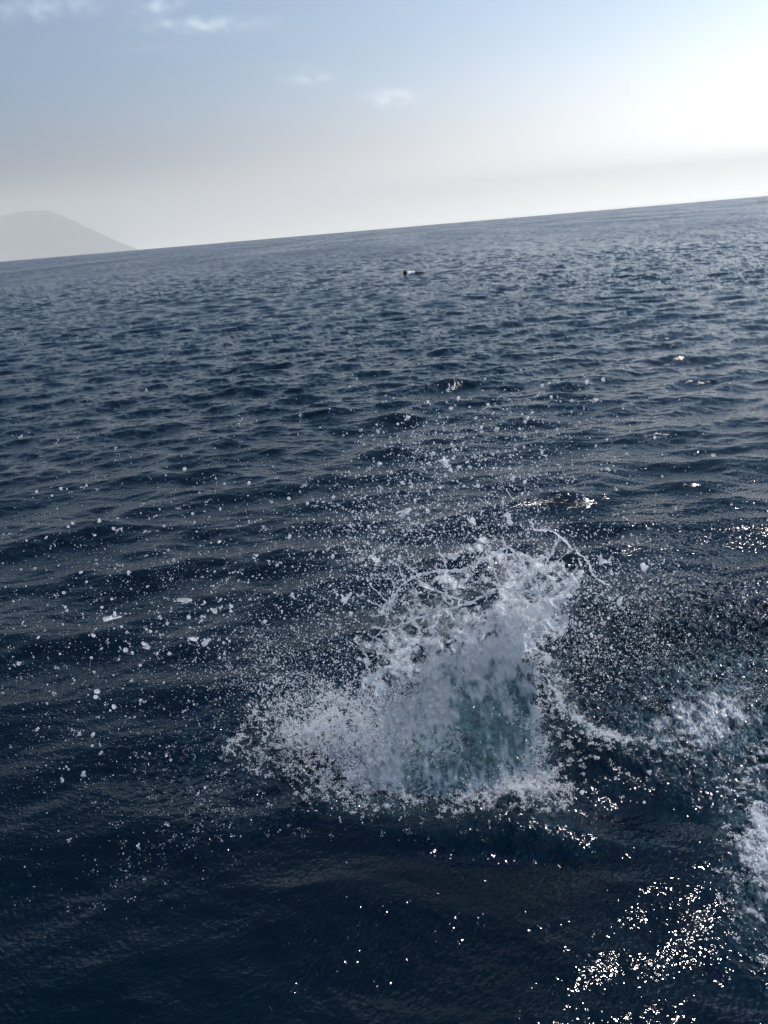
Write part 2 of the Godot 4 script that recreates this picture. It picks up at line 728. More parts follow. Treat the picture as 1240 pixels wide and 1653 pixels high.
func water_matter() -> StandardMaterial3D:      # clear water with some air in it
	var m := StandardMaterial3D.new()
	m.resource_name = "airy_water"
	m.albedo_color = Color(0.93, 0.95, 0.97, 0.5)
	m.refraction_enabled = true
	m.refraction_scale = 0.033
	m.roughness = 0.04
	m.metallic_specular = 0.4
	m.backlight_enabled = true
	m.backlight = Color(1.4, 1.4, 1.4)
	return m

func foam_matter() -> StandardMaterial3D:
	var m := StandardMaterial3D.new()
	m.resource_name = "white_foam"
	m.albedo_color = Color(0.9, 0.92, 0.93)
	m.roughness = 0.25
	m.metallic_specular = 0.4
	m.backlight_enabled = true
	m.backlight = Color(1.3, 1.3, 1.3)
	return m

var clear_water: StandardMaterial3D
var white_foam: StandardMaterial3D
var sheet_water: StandardMaterial3D
var rope_water: StandardMaterial3D
var bead: ArrayMesh
var drop_shapes := []

# ---------------------------------------------------------------- far things

func make_far_things() -> void:
	clear_water = water_matter()
	white_foam = foam_matter()
	rope_water = water_matter()
	rope_water.albedo_color.a = 0.5
	rope_water.backlight = Color(1.1, 1.1, 1.1)
	sheet_water = StandardMaterial3D.new()
	sheet_water.resource_name = "thin_water"
	sheet_water.vertex_color_use_as_albedo = true
	sheet_water.transparency = BaseMaterial3D.TRANSPARENCY_ALPHA
	sheet_water.roughness = 0.26
	sheet_water.clearcoat_enabled = true
	sheet_water.clearcoat = 1.0
	sheet_water.clearcoat_roughness = 0.06
	sheet_water.backlight_enabled = true
	sheet_water.backlight = Color(1.4, 1.4, 1.4)
	for k in 5:
		drop_shapes.append(ball([0.3, 0.7, 1.1, 0.5, 1.4][k], 60 + k, 8, 12))
	bead = ball(0.0, 1)
	var out := PackedFloat32Array()
	out.resize(10)
	# the swimmer, lying along the surface with the head to the left
	var at := on_sea(653.0, 444.0)
	at.y = surface(at.x, at.z, out) + 0.015
	var hide := StandardMaterial3D.new()
	hide.resource_name = "skin"
	hide.albedo_color = Color(0.42, 0.29, 0.22)
	hide.roughness = 0.4
	var p := thing("person", at, "person in a white top swimming face down, dark hair, far out on the open water", "person")
	p.rotation.y = 0.12
	p.scale = Vector3(0.86, 0.86, 0.86)
	put("body", skin([[Vector3(0.0, 0.09, 0.0), Vector3(0.04, 0.14, 0.0), 0.085, 0.10], [Vector3(0.1, 0.06, 0), Vector3(0.26, 0.03, 0), 0.06, 0.10],
		[Vector3(0.28, 0.03, -0.14), Vector3(0.28, 0.03, 0.14), 0.075, 0.075], [Vector3(0.28, 0.03, 0), Vector3(0.66, -0.02, 0), 0.13, 0.12], [Vector3(0.66, -0.02, 0), Vector3(0.82, -0.03, 0), 0.12, 0.125],
		[Vector3(0.82, -0.03, -0.09), Vector3(1.22, -0.02, -0.12), 0.09, 0.06], [Vector3(1.22, -0.02, -0.12), Vector3(1.6, -0.03, -0.1), 0.055, 0.035], [Vector3(1.6, -0.03, -0.1), Vector3(1.76, -0.05, -0.1), 0.035, 0.03],
		[Vector3(0.82, -0.03, 0.09), Vector3(1.22, 0.0, 0.12), 0.09, 0.06], [Vector3(1.22, 0.0, 0.12), Vector3(1.6, -0.02, 0.1), 0.055, 0.035], [Vector3(1.6, -0.02, 0.1), Vector3(1.76, -0.04, 0.1), 0.035, 0.03],
		[Vector3(0.27, 0.03, 0.18), Vector3(0.08, -0.05, 0.36), 0.05, 0.042], [Vector3(0.08, -0.05, 0.36), Vector3(-0.16, -0.06, 0.3), 0.04, 0.03], [Vector3(-0.16, -0.06, 0.3), Vector3(-0.3, -0.07, 0.28), 0.03, 0.02],
		[Vector3(0.27, 0.03, -0.18), Vector3(0.1, 0.0, -0.36), 0.05, 0.042], [Vector3(0.1, 0.0, -0.36), Vector3(-0.14, -0.05, -0.32), 0.04, 0.03], [Vector3(-0.14, -0.05, -0.32), Vector3(-0.28, -0.07, -0.3), 0.03, 0.02]], 0.03, 0.02, hide), p)
	var cloth := StandardMaterial3D.new()
	cloth.resource_name = "white_cloth"
	cloth.albedo_color = Color(0.9, 0.9, 0.92)
	cloth.roughness = 0.6
	put("shirt", skin([[Vector3(0.28, 0.04, -0.15), Vector3(0.28, 0.04, 0.15), 0.092, 0.092], [Vector3(0.28, 0.04, 0), Vector3(0.64, -0.0, 0), 0.15, 0.14], [Vector3(0.27, 0.04, 0.18), Vector3(0.16, -0.01, 0.28), 0.068, 0.06], [Vector3(0.27, 0.04, -0.18), Vector3(0.17, 0.02, -0.28), 0.068, 0.06]], 0.03, 0.02, cloth), p)
	var dark := StandardMaterial3D.new()
	dark.resource_name = "dark_cloth"
	dark.albedo_color = Color(0.06, 0.06, 0.08)
	dark.roughness = 0.55
	put("hair", skin([[Vector3(0.03, 0.13, 0.0), Vector3(0.06, 0.165, 0.0), 0.10, 0.092]], 0.025, 0.02, dark), p)
	put("shorts", skin([[Vector3(0.66, -0.01, 0), Vector3(0.84, -0.02, 0), 0.14, 0.145], [Vector3(0.84, -0.02, -0.09), Vector3(1.18, -0.01, -0.12), 0.11, 0.085], [Vector3(0.84, -0.02, 0.09), Vector3(1.18, 0.01, 0.12), 0.11, 0.085]], 0.03, 0.02, dark), p)
	# a boat on the horizon
	var d := ray(226.0, 403.0)
	var far := 3200.0
	var b := thing("boat", Vector3(d.x / -d.z * far, 0.0, -far), "tiny pale boat with a mast on the horizon right of the mountain", "boat")
	b.rotation.y = 0.5
	var hull := SurfaceTool.new()
	hull.begin(Mesh.PRIMITIVE_TRIANGLES)
	var ring := []
	for k in 2:
		var row := []
		for i in 16:
			var a := TAUF * i / 16.0
			var w := 1.0 - 0.35 * (1 - k)
			row.append(Vector3(cos(a) * 6.0 * (0.85 + 0.15 * k), -0.4 + 2.0 * k + 0.5 * k * cos(a) * cos(a), sin(a) * 1.7 * w * (1.0 - 0.45 * maxf(cos(a), 0.0))))
		ring.append(row)
	for i in 16:
		var j := (i + 1) % 16
		for t in [ring[0][i], ring[0][j], ring[1][i], ring[0][j], ring[1][j], ring[1][i], ring[1][i], ring[1][j], Vector3(0, 1.4, 0)]:
			hull.add_vertex(t)
	hull.generate_normals()
	put("hull", hull.commit(), b, cloth)
	var cab := BoxMesh.new()
	cab.size = Vector3(3.2, 1.7, 1.9)
	var cabin := put("cabin", cab, b, cloth)
	cabin.position = Vector3(-0.8, 2.2, 0)
	var pole := CylinderMesh.new()
	pole.top_radius = 0.08
	pole.bottom_radius = 0.16
	pole.height = 8.0
	var mast := put("mast", pole, b, dark)
	mast.position = Vector3(1.3, 5.3, 0)

# ---------------------------------------------------------------- the splash

func ball(bumpy: float, sd: int, rings := 4, segs := 7) -> ArrayMesh:
	var n := FastNoiseLite.new()
	n.seed = sd
	n.frequency = 0.8
	var pos := PackedVector3Array()
	var idx := PackedInt32Array()
	for j in rings + 1:
		var b := PI * j / rings
		for i in segs:
			var a := TAUF * (i + 0.5 * (j % 2)) / segs
			var p := Vector3(sin(b) * cos(a), cos(b), sin(b) * sin(a))
			pos.append(p * (1.0 + bumpy * n.get_noise_3d(p.x, p.y, p.z)))
	for j in rings:
		for i in segs:
			var o := j * segs + i
			var p := j * segs + (i + 1) % segs
			idx.append_array(PackedInt32Array([o, p, o + segs, p, p + segs, o + segs]))
	return smooth_mesh(pos, idx, null)

func spline(a: Vector3, b: Vector3, c: Vector3, d: Vector3, t: float) -> Vector3:
	return 0.5 * (2.0 * b + (c - a) * t + (2.0 * a - 5.0 * b + 4.0 * c - d) * t * t + (3.0 * b - a - 3.0 * c + d) * t * t * t)

func along(pts: Array, t: float) -> Vector3:
	var n := pts.size() - 1
	var k := clampi(int(t * n), 0, n - 1)
	return spline(pts[maxi(k - 1, 0)], pts[k], pts[k + 1], pts[mini(k + 2, n)], t * n - k)

func places(rows: Array) -> Array:      # [across, up, ahead] in the photograph's measure -> metres
	var r := []
	for row in rows:
		var l := []
		for q in row:
			l.append(upright(q[0], q[1], q[2]))
		r.append(l)
	return r

var splash_base: Vector3

# a thrown sheet of water: the rows run from its foot to its lip
# web = how far it is torn into a net; 0 leaves a whole skin
func thrown_sheet(rows: Array, nu: int, nv: int, sd: int, web: float, cell: float, rim: float, film: float, lift: float, sway := 1.0) -> Array:
	var ctrl := places(rows)
	var cells := FastNoiseLite.new()
	cells.seed = sd
	cells.noise_type = FastNoiseLite.TYPE_CELLULAR
	cells.cellular_return_type = FastNoiseLite.RETURN_DISTANCE2_SUB
	cells.cellular_distance_function = FastNoiseLite.DISTANCE_EUCLIDEAN
	cells.frequency = 1.0 / cell
	cells.domain_warp_enabled = true
	cells.domain_warp_amplitude = cell * 0.5
	cells.domain_warp_frequency = 0.8 / cell
	var warp := FastNoiseLite.new()
	warp.seed = sd + 1
	warp.frequency = 5.0
	warp.fractal_octaves = 3
	var small := FastNoiseLite.new()
	small.seed = sd + 2
	small.frequency = 30.0
	small.fractal_octaves = 2
	var mid := PackedVector3Array()
	var th := PackedFloat32Array()
	var cols := PackedColorArray()
	mid.resize(nu * nv)
	th.resize(nu * nv)
	cols.resize(nu * nv)
	for j in nv:
		var v := float(j) / (nv - 1)
		var line := []
		var n := ctrl.size() - 1
		var k := clampi(int(v * n), 0, n - 1)
		var t := v * n - k
		for i in ctrl[0].size():
			line.append(spline(ctrl[maxi(k - 1, 0)][i], ctrl[k][i], ctrl[k + 1][i], ctrl[mini(k + 2, n)][i], t))
		for i in nu:
			mid[j * nu + i] = along(line, float(i) / (nu - 1))
	var nor := PackedVector3Array()
	nor.resize(nu * nv)
	for j in nv:
		for i in nu:
			var du := mid[j * nu + mini(i + 1, nu - 1)] - mid[j * nu + maxi(i - 1, 0)]
			var dv := mid[mini(j + 1, nv - 1) * nu + i] - mid[maxi(j - 1, 0) * nu + i]
			nor[j * nu + i] = du.cross(dv).normalized()
	for j in nv:
		var v := float(j) / (nv - 1)
		for i in nu:
			var o := j * nu + i
			var u := float(i) / (nu - 1)
			var p := mid[o]
			var wn := warp.get_noise_3d(p.x, p.y, p.z)
			var sn := small.get_noise_3d(p.x, p.y * 0.7, p.z)
			# stretched along the throw, so the net hangs in long cells
			var c := cells.get_noise_3d(p.x * 1.1 + wn * 0.03, p.y * 0.8, p.z * 0.6) + 1.0
			var edge := minf(minf(u, 1.0 - u) * 3.0, (1.0 - v) * 2.2) + wn * 0.45
			var wide := lerpf(0.34, 0.13, clampf(web * 0.6 + v * 0.4, 0.0, 1.0)) * (0.75 + 0.9 * absf(wn))
			var lig := 1.0 - smoothstep(wide * 0.25, wide, c)
			var open := web * (0.35 + 0.75 * v) - 0.5 + 0.35 * smoothstep(0.5, 0.1, v)
			var skin_here := smoothstep(-0.06, 0.06, wn * 1.4 + cells.get_noise_3d(p.x * 0.37 + 5.0, p.y * 0.37, p.z * 0.37) * 0.25 + 0.18 - open)
			var fray := edge - 0.05
			var t := rim * sqrt(maxf(lig, 0.0)) * (0.7 + 0.8 * absf(wn)) + film * skin_here
			t = minf(t * (1.0 + 0.5 * sn), fray * 0.12)
			if lig <= 0.0 and skin_here <= 0.0:
				t = -0.001
			th[o] = t
			var wv := warp.get_noise_3d(p.x * 0.8 + 11.0, p.y * 1.3, p.z)
			mid[o] = p + nor[o] * (wn * lift + sn * lift * 0.35) + Vector3(wv * 0.09, absf(wv) * 0.05, 0.0) * sway * smoothstep(0.0, 0.3, v)
			var s := 0.75 * warp.get_noise_3d(p.x * 1.8, p.y * 0.5 + 4.0, p.z) + 0.55 * small.get_noise_3d(p.x * 0.9, p.y * 0.35, p.z * 0.5) + 0.25 * sn
			cols[o] = Color(s, wn, sn, clampf(lig * (0.80 + 0.5 * wn + 0.3 * sn) + 0.08 + 0.5 * maxf(0.0, s - 0.1) * (1.0 - minf(web, 1.0)), 0.04, 0.92))
	return [mid, nor, th, cols]

func net_mesh(d: Array, nu: int, nv: int, m: Material) -> ArrayMesh:
	var mid: PackedVector3Array = d[0]
	var nor: PackedVector3Array = d[1]
	var th: PackedFloat32Array = d[2]
	var pos := PackedVector3Array()
	var idx := PackedInt32Array()
	var n := nu * nv
	pos.resize(n * 2)
	for o in n:
		var t := maxf(th[o], 0.0)
		pos[o] = mid[o] + nor[o] * t
		pos[n + o] = mid[o] - nor[o] * t
	for j in nv - 1:
		for i in nu - 1:
			var o := j * nu + i
			if maxf(maxf(th[o], th[o + 1]), maxf(th[o + nu], th[o + nu + 1])) <= 0.0001:
				continue
			for t in [[o, o + nu, o + 1], [o + 1, o + nu, o + nu + 1]]:
				idx.append_array(PackedInt32Array([t[0], t[1], t[2], t[0] + n, t[2] + n, t[1] + n]))
	var col := PackedColorArray()
	col.resize(n * 2)
	for o in n:
		var a: float = d[3][o].a
		col[o] = Color(0.96, 0.97, 0.98, a)
		col[n + o] = Color(0.96, 0.97, 0.98, a)
	return trimmed(pos, idx, m, col)

func trimmed(pos: PackedVector3Array, idx: PackedInt32Array, m: Material, col := PackedColorArray()) -> ArrayMesh:      # without the points no face uses
	var map := PackedInt32Array()
	map.resize(pos.size())
	map.fill(-1)
	var p2 := PackedVector3Array()
	var c2 := PackedColorArray()
	for k in idx.size():
		var o := idx[k]
		if map[o] < 0:
			map[o] = p2.size()
			p2.append(pos[o] - splash_base)
			if col.size():
				c2.append(col[o])
		idx[k] = map[o]
	return smooth_mesh(p2, idx, m, c2)

func tube(pts: Array, r0: float, r1: float, sd: int, m: Material) -> ArrayMesh:
	var n := FastNoiseLite.new()
	n.seed = sd
	n.frequency = 1.0
	var pos := PackedVector3Array()
	var idx := PackedInt32Array()
	var length := 0.0
	for k in pts.size() - 1:
		length += (pts[k] as Vector3).distance_to(pts[k + 1])
	var rings := clampi(int(length / 0.004), 8, 160)
	var segs := 10
	for j in rings + 1:
		var t := float(j) / rings
		var c := along(pts, t)
		var ahead := (along(pts, minf(t + 0.01, 1.0)) - along(pts, maxf(t - 0.01, 0.0))).normalized()
		var side := ahead.cross(Vector3(0.3, 0.2, 1.0)).normalized()
		var up := side.cross(ahead)
		var w := lerpf(r0, r1, t) * (1.0 + 1.2 * n.get_noise_2d(t * length * 38.0, 0.0) + 0.5 * n.get_noise_2d(t * length * 110.0, 5.0)) * sqrt(maxf(0.0, 1.0 - pow(absf(2.0 * t - 1.0), 9.0)))
		c += side * n.get_noise_2d(t * length * 22.0, 7.0) * 0.008 + up * n.get_noise_2d(t * length * 22.0, 17.0) * 0.008
		for i in segs:
			var a := TAUF * i / segs
			pos.append(c + (side * cos(a) + up * sin(a)) * maxf(w * (1.0 + 0.45 * n.get_noise_3d(t * length * 60.0, cos(a) * 1.5, sin(a) * 1.5)), 0.0002))
	for j in rings:
		for i in segs:
			var o := j * segs + i
			var p := j * segs + (i + 1) % segs
			idx.append_array(PackedInt32Array([o, p, o + segs, p, p + segs, o + segs]))
	return trimmed(pos, idx, m)

func beads(called: String, parent: Node, where: Array, mesh: Mesh, m: Material) -> MultiMeshInstance3D:
	var mm := MultiMesh.new()
	mm.transform_format = MultiMesh.TRANSFORM_3D
	mm.mesh = mesh
	mm.instance_count = where.size()
	for i in where.size():
		mm.set_instance_transform(i, where[i])
	var o := MultiMeshInstance3D.new()
	o.name = called
	o.multimesh = mm
	o.material_override = m
	parent.add_child(o, true)
	o.set_meta("kind", "stuff")
	return o

func bead_at(p: Vector3, r: float) -> Transform3D:
	var b := Basis.from_euler(Vector3(rng.randf() * TAUF, rng.randf() * TAUF, 0.0))
	var k := rng.randf_range(0.75, 1.3)
	return Transform3D(b.scaled_local(Vector3(r, r * k, r / sqrt(k))), p)

func make_splash() -> void:
	splash_base = Vector3(0.3, 0.0, -3.3)
	var t := thing("water_splash", splash_base, "tall white splash of torn water bursting up from the dark sea in the middle", "splash")
	# the milky body full of air
	var milk := StandardMaterial3D.new()
	milk.resource_name = "aerated_water"
	milk.vertex_color_use_as_albedo = true
	milk.transparency = BaseMaterial3D.TRANSPARENCY_ALPHA
	milk.roughness = 0.26
	milk.clearcoat_enabled = true
	milk.clearcoat = 0.8
	milk.clearcoat_roughness = 0.08
	milk.metallic_specular = 0.38
	milk.backlight_enabled = true
	milk.backlight = Color(1.3, 1.3, 1.3)
	var nu := 190
	var nv := 210
	var body_rows := [
		[[560, 1262, 3.10], [640, 1296, 3.02], [720, 1318, 2.96], [815, 1338, 2.89], [905, 1262, 3.06]],
		[[575, 1225, 3.14], [650, 1245, 3.04], [740, 1250, 2.98], [825, 1240, 2.98], [885, 1200, 3.1]],
		[[590, 1165, 3.3], [660, 1165, 3.17], [740, 1160, 3.1], [825, 1155, 3.08], [868, 1130, 3.2]],
		[[625, 1120, 3.42], [690, 1100, 3.3], [750, 1085, 3.22], [820, 1075, 3.22], [866, 1075, 3.3]],
		[[640, 1085, 3.47], [695, 1050, 3.38], [760, 1025, 3.3], [830, 1010, 3.3], [885, 1025, 3.38]],
		[[650, 1055, 3.5], [700, 1015, 3.42], [770, 980, 3.36], [840, 950, 3.36], [915, 960, 3.42]],
	]
	var d := thrown_sheet(body_rows, nu, nv, 21, 0.0, 0.09, 0.0, 0.01, 0.022, 0.12)
	var mid: PackedVector3Array = d[0]
	var cols: PackedColorArray = d[3]
	var tint := PackedColorArray()
	var idx := PackedInt32Array()
	var keep := PackedFloat32Array()
	tint.resize(nu * nv)
	keep.resize(nu * nv)
	for j in nv:
		var v := float(j) / (nv - 1)
		for i in nu:
			var o := j * nu + i
			var u := float(i) / (nu - 1)
			var s := cols[o].r
			var teal := exp(-pow((u - 0.60) / 0.22, 2.0) - pow((v - 0.30) / 0.20, 2.0)) + 0.8 * exp(-pow((u - 0.82) / 0.09, 2.0) - pow((v - 0.52) / 0.16, 2.0)) + 0.6 * exp(-pow((u - 0.30) / 0.10, 2.0) - pow((v - 0.14) / 0.10, 2.0))
			var w := clampf(0.78 + 1.35 * s - teal * 0.85 + 0.35 * smoothstep(0.4, 0.8, v) + 0.15 * smoothstep(0.4, 0.0, u), 0.0, 1.0)
			var c := Color(0.17, 0.31, 0.35).lerp(Color(0.58, 0.70, 0.75), smoothstep(0.0, 0.45, w)).lerp(Color(0.86, 0.88, 0.9), smoothstep(0.45, 1.0, w))
			tint[o] = c
			var rag := cols[o].g * 0.55 + cols[o].b * 0.30
			keep[o] = minf(minf(u * 3.0, (1.0 - u) * 3.5), minf((1.0 - v) * 2.2, v * 2.6 + 0.02)) + rag - 0.13 - 0.22 * smoothstep(0.62, 1.0, v) * absf(cols[o].g) * 4.0 - 0.5 * smoothstep(0.62, 0.15, u + cols[o].g * 0.7) * smoothstep(0.45, 0.85, v + cols[o].g * 0.7)
			tint[o].a = clampf(smoothstep(-0.02, 0.30, keep[o] + cols[o].b * 0.12) * (0.48 + 0.48 * smoothstep(0.15, 0.8, w)), 0.0, 1.0)
	for j in nv - 1:
		for i in nu - 1:
			var o := j * nu + i
			if minf(minf(keep[o], keep[o + 1]), minf(keep[o + nu], keep[o + nu + 1])) < -0.04:
				continue
			idx.append_array(PackedInt32Array([o, o + nu, o + 1, o + 1, o + nu, o + nu + 1]))
	put("aerated_body", trimmed(mid, idx, milk, tint), t)
	# white fizz on it, thickest along its rim and on its left flank
	var fizz := []
	var fleck := FastNoiseLite.new()
	fleck.seed = 77
	fleck.frequency = 9.0
	fleck.fractal_octaves = 4
	for k in 65000:
		var i := rng.randi_range(0, nu - 1)
		var j := rng.randi_range(0, nv - 1)
		var o := j * nu + i
		var u := float(i) / nu
		var v := float(j) / nv
		var p := mid[o]
		var edge := minf(minf(u, 1.0 - u), minf(v, 1.0 - v))
		var want := 0.30 - 0.25 * exp(-pow((u - 0.60) / 0.2, 2.0) - pow((v - 0.30) / 0.18, 2.0)) + 0.5 * smoothstep(0.2, 0.0, edge) + 0.45 * smoothstep(0.45, 0.0, u) + 0.1 * smoothstep(0.6, 1.0, v)
		if keep[o] < -0.04:
			continue
		if fleck.get_noise_3d(p.x, p.y, p.z) * 1.5 + want * 0.8 - 0.35 < rng.randf() * 0.6:
			continue
		p += Vector3(rng.randfn(), rng.randfn(), rng.randfn()) * 0.011 + d[1][o] * 0.006
		fizz.append(bead_at(p - splash_base, 0.0008 + 0.0024 * pow(rng.randf(), 3.0)))
	beads("fizz", t, fizz, bead, white_foam)
	# torn sheets above it
	var sheets := [
		[[[[590, 1135, 3.72], [645, 1110, 3.70], [705, 1090, 3.68], [785, 1070, 3.66], [865, 1060, 3.6]],
		[[600, 1072, 3.70], [650, 1040, 3.68], [720, 1020, 3.66], [795, 1005, 3.62], [890, 1010, 3.56]],
		[[608, 1020, 3.67], [655, 985, 3.65], [725, 960, 3.62], [795, 945, 3.58], [915, 975, 3.52]],
		[[618, 980, 3.63], [665, 935, 3.6], [730, 910, 3.55], [800, 885, 3.5], [930, 945, 3.46]],
		[[625, 955, 3.58], [680, 910, 3.54], [740, 888, 3.49], [812, 862, 3.44], [940, 925, 3.4]]], 31, 1.35, 0.17, 0.0085, 0.0012],
		[[[[600, 1130, 3.42], [650, 1105, 3.40], [710, 1085, 3.36], [790, 1055, 3.33], [872, 1050, 3.33]],
		[[605, 1075, 3.41], [655, 1048, 3.39], [718, 1025, 3.35], [800, 1000, 3.32], [890, 1000, 3.32]],
		[[615, 1030, 3.39], [662, 1005, 3.37], [725, 985, 3.33], [810, 955, 3.3], [915, 960, 3.3]],
		[[622, 1000, 3.36], [668, 978, 3.34], [730, 955, 3.3], [815, 925, 3.27], [930, 935, 3.27]]], 47, 1.1, 0.13, 0.0085, 0.0014],
		[[[[800, 1060, 3.36], [830, 1050, 3.33], [860, 1045, 3.32], [885, 1050, 3.36]],
		[[805, 1000, 3.35], [840, 985, 3.31], [880, 985, 3.3], [915, 1000, 3.35]],
		[[815, 955, 3.33], [850, 935, 3.29], [895, 935, 3.28], [940, 960, 3.33]],
		[[820, 925, 3.3], [855, 905, 3.27], [900, 910, 3.26], [950, 940, 3.3]]], 59, 0.5, 0.07, 0.008, 0.002],
		[[[[560, 1130, 3.6], [590, 1120, 3.55], [630, 1110, 3.5], [660, 1100, 3.5]],
		[[570, 1080, 3.6], [600, 1070, 3.55], [635, 1055, 3.5], [668, 1045, 3.5]],
		[[585, 1030, 3.58], [610, 1010, 3.53], [640, 995, 3.49], [675, 990, 3.49]],
		[[592, 995, 3.55], [618, 975, 3.5], [648, 960, 3.46], [690, 955, 3.46]]], 73, 1.3, 0.13, 0.007, 0.001],
	]
	for s in sheets:
		var du := 220
		var dv := 160
		var q := thrown_sheet(s[0], du, dv, s[1], s[2], s[3], s[4], s[5], 0.03)
		put("torn_sheet", net_mesh(q, du, dv, sheet_water), t)
		var spatter := []      # beads thrown off the sheet
		for k in 420:
			var o := rng.randi_range(0, du * dv - 1)
			var p: Vector3 = q[0][o]
			if q[3][o].a < 0.3 and rng.randf() > 0.12:
				continue
			p += Vector3(rng.randfn(), rng.randfn(), rng.randfn()) * 0.022
			spatter.append(bead_at(p - splash_base, 0.0012 + 0.0046 * pow(rng.randf(), 3.0)))
		beads("spatter", t, spatter, bead, white_foam)
	# ropes of water along the lips
	var ropes := [
		[[[622, 990, 3.6], [640, 955, 3.58], [668, 932, 3.56], [705, 922, 3.54], [745, 920, 3.5], [775, 905, 3.48]], 0.011, 0.013],
		[[[775, 905, 3.48], [800, 893, 3.46], [822, 885, 3.45], [842, 905, 3.44], [858, 935, 3.42]], 0.012, 0.010],
		[[[795, 900, 3.46], [800, 930, 3.44], [815, 955, 3.42], [850, 965, 3.4]], 0.009, 0.007],
		[[[668, 932, 3.56], [700, 950, 3.54], [735, 965, 3.5], [770, 975, 3.46]], 0.005, 0.008],
		[[[720, 925, 3.54], [722, 950, 3.52], [712, 975, 3.5], [700, 1000, 3.46]], 0.005, 0.006],
		[[[618, 925, 3.5], [636, 945, 3.5], [628, 980, 3.5], [622, 1010, 3.5], [600, 1035, 3.5]], 0.004, 0.007],
		[[[600, 1012, 3.45], [630, 1015, 3.43], [660, 1003, 3.4], [700, 990, 3.36], [760, 972, 3.32], [810, 945, 3.3]], 0.008, 0.014],
		[[[800, 945, 3.3], [850, 955, 3.28], [890, 962, 3.28], [925, 972, 3.28], [938, 960, 3.28]], 0.012, 0.009],
		[[[668, 1030, 3.38], [690, 1050, 3.36], [705, 1078, 3.34], [715, 1090, 3.32]], 0.005, 0.007],
		[[[735, 1010, 3.34], [740, 1040, 3.33], [728, 1070, 3.32]], 0.006, 0.006],
		[[[665, 1095, 3.4], [690, 1085, 3.38], [715, 1085, 3.36], [700, 1065, 3.36]], 0.008, 0.004],
		[[[812, 870, 3.44], [818, 890, 3.45], [815, 915, 3.45]], 0.006, 0.010],
		[[[880, 1090, 3.45], [905, 1130, 3.42], [925, 1170, 3.38], [940, 1200, 3.3]], 0.010, 0.014],
		[[[590, 1065, 3.55], [598, 1095, 3.52], [588, 1120, 3.5], [610, 1140, 3.45]], 0.005, 0.006],
	]
	# fingers thrown off the lips, each pinching out into a bead
	for k in 14:
		var at: float = rng.randf()
		var lip: Array = places([[[600, 1015, 3.62], [640, 950, 3.58], [700, 915, 3.52], [760, 898, 3.49], [815, 868, 3.45], [870, 905, 3.42], [940, 940, 3.38]]])[0]
		if k >= 9:
			lip = places([[[600, 1040, 3.45], [660, 1000, 3.38], [740, 965, 3.33], [830, 925, 3.28], [935, 940, 3.28]]])[0]
		var foot := along(lip, at)
		var out_way := Vector3((at - 0.45) * 1.3 + rng.randfn() * 0.35, 0.75 + rng.randfn() * 0.3, rng.randfn() * 0.3).normalized()
		var bend := Vector3(rng.randfn(), rng.randfn() * 0.4, rng.randfn()) * 0.03
		var reach := 0.03 + 0.11 * pow(rng.randf(), 1.6)
		var r0 := rng.randf_range(0.0035, 0.0065)
		var arm := [foot - out_way * 0.03, foot, foot + out_way * reach * 0.5 + bend * 0.5, foot + out_way * reach + bend]
		put("rope", tube(arm, r0, r0 * 0.45, 300 + k, rope_water), t)
		for g in 1 + rng.randi() % 3:
			var b := put("bead", drop_shapes[g], t, clear_water)
			var br := rng.randf_range(0.003, 0.0065)
			b.transform = Transform3D(Basis.from_scale(Vector3(br, br * 1.2, br)), foot + out_way * (reach + 0.012 + 0.02 * g) + bend * (1.0 + 0.4 * g) - splash_base)
	for k in ropes.size():
		put("rope", tube(places([ropes[k][0]])[0], ropes[k][1] * 0.48, ropes[k][2] * 0.48, 100 + k, rope_water), t)

# ---------------------------------------------------------------- foam on the water

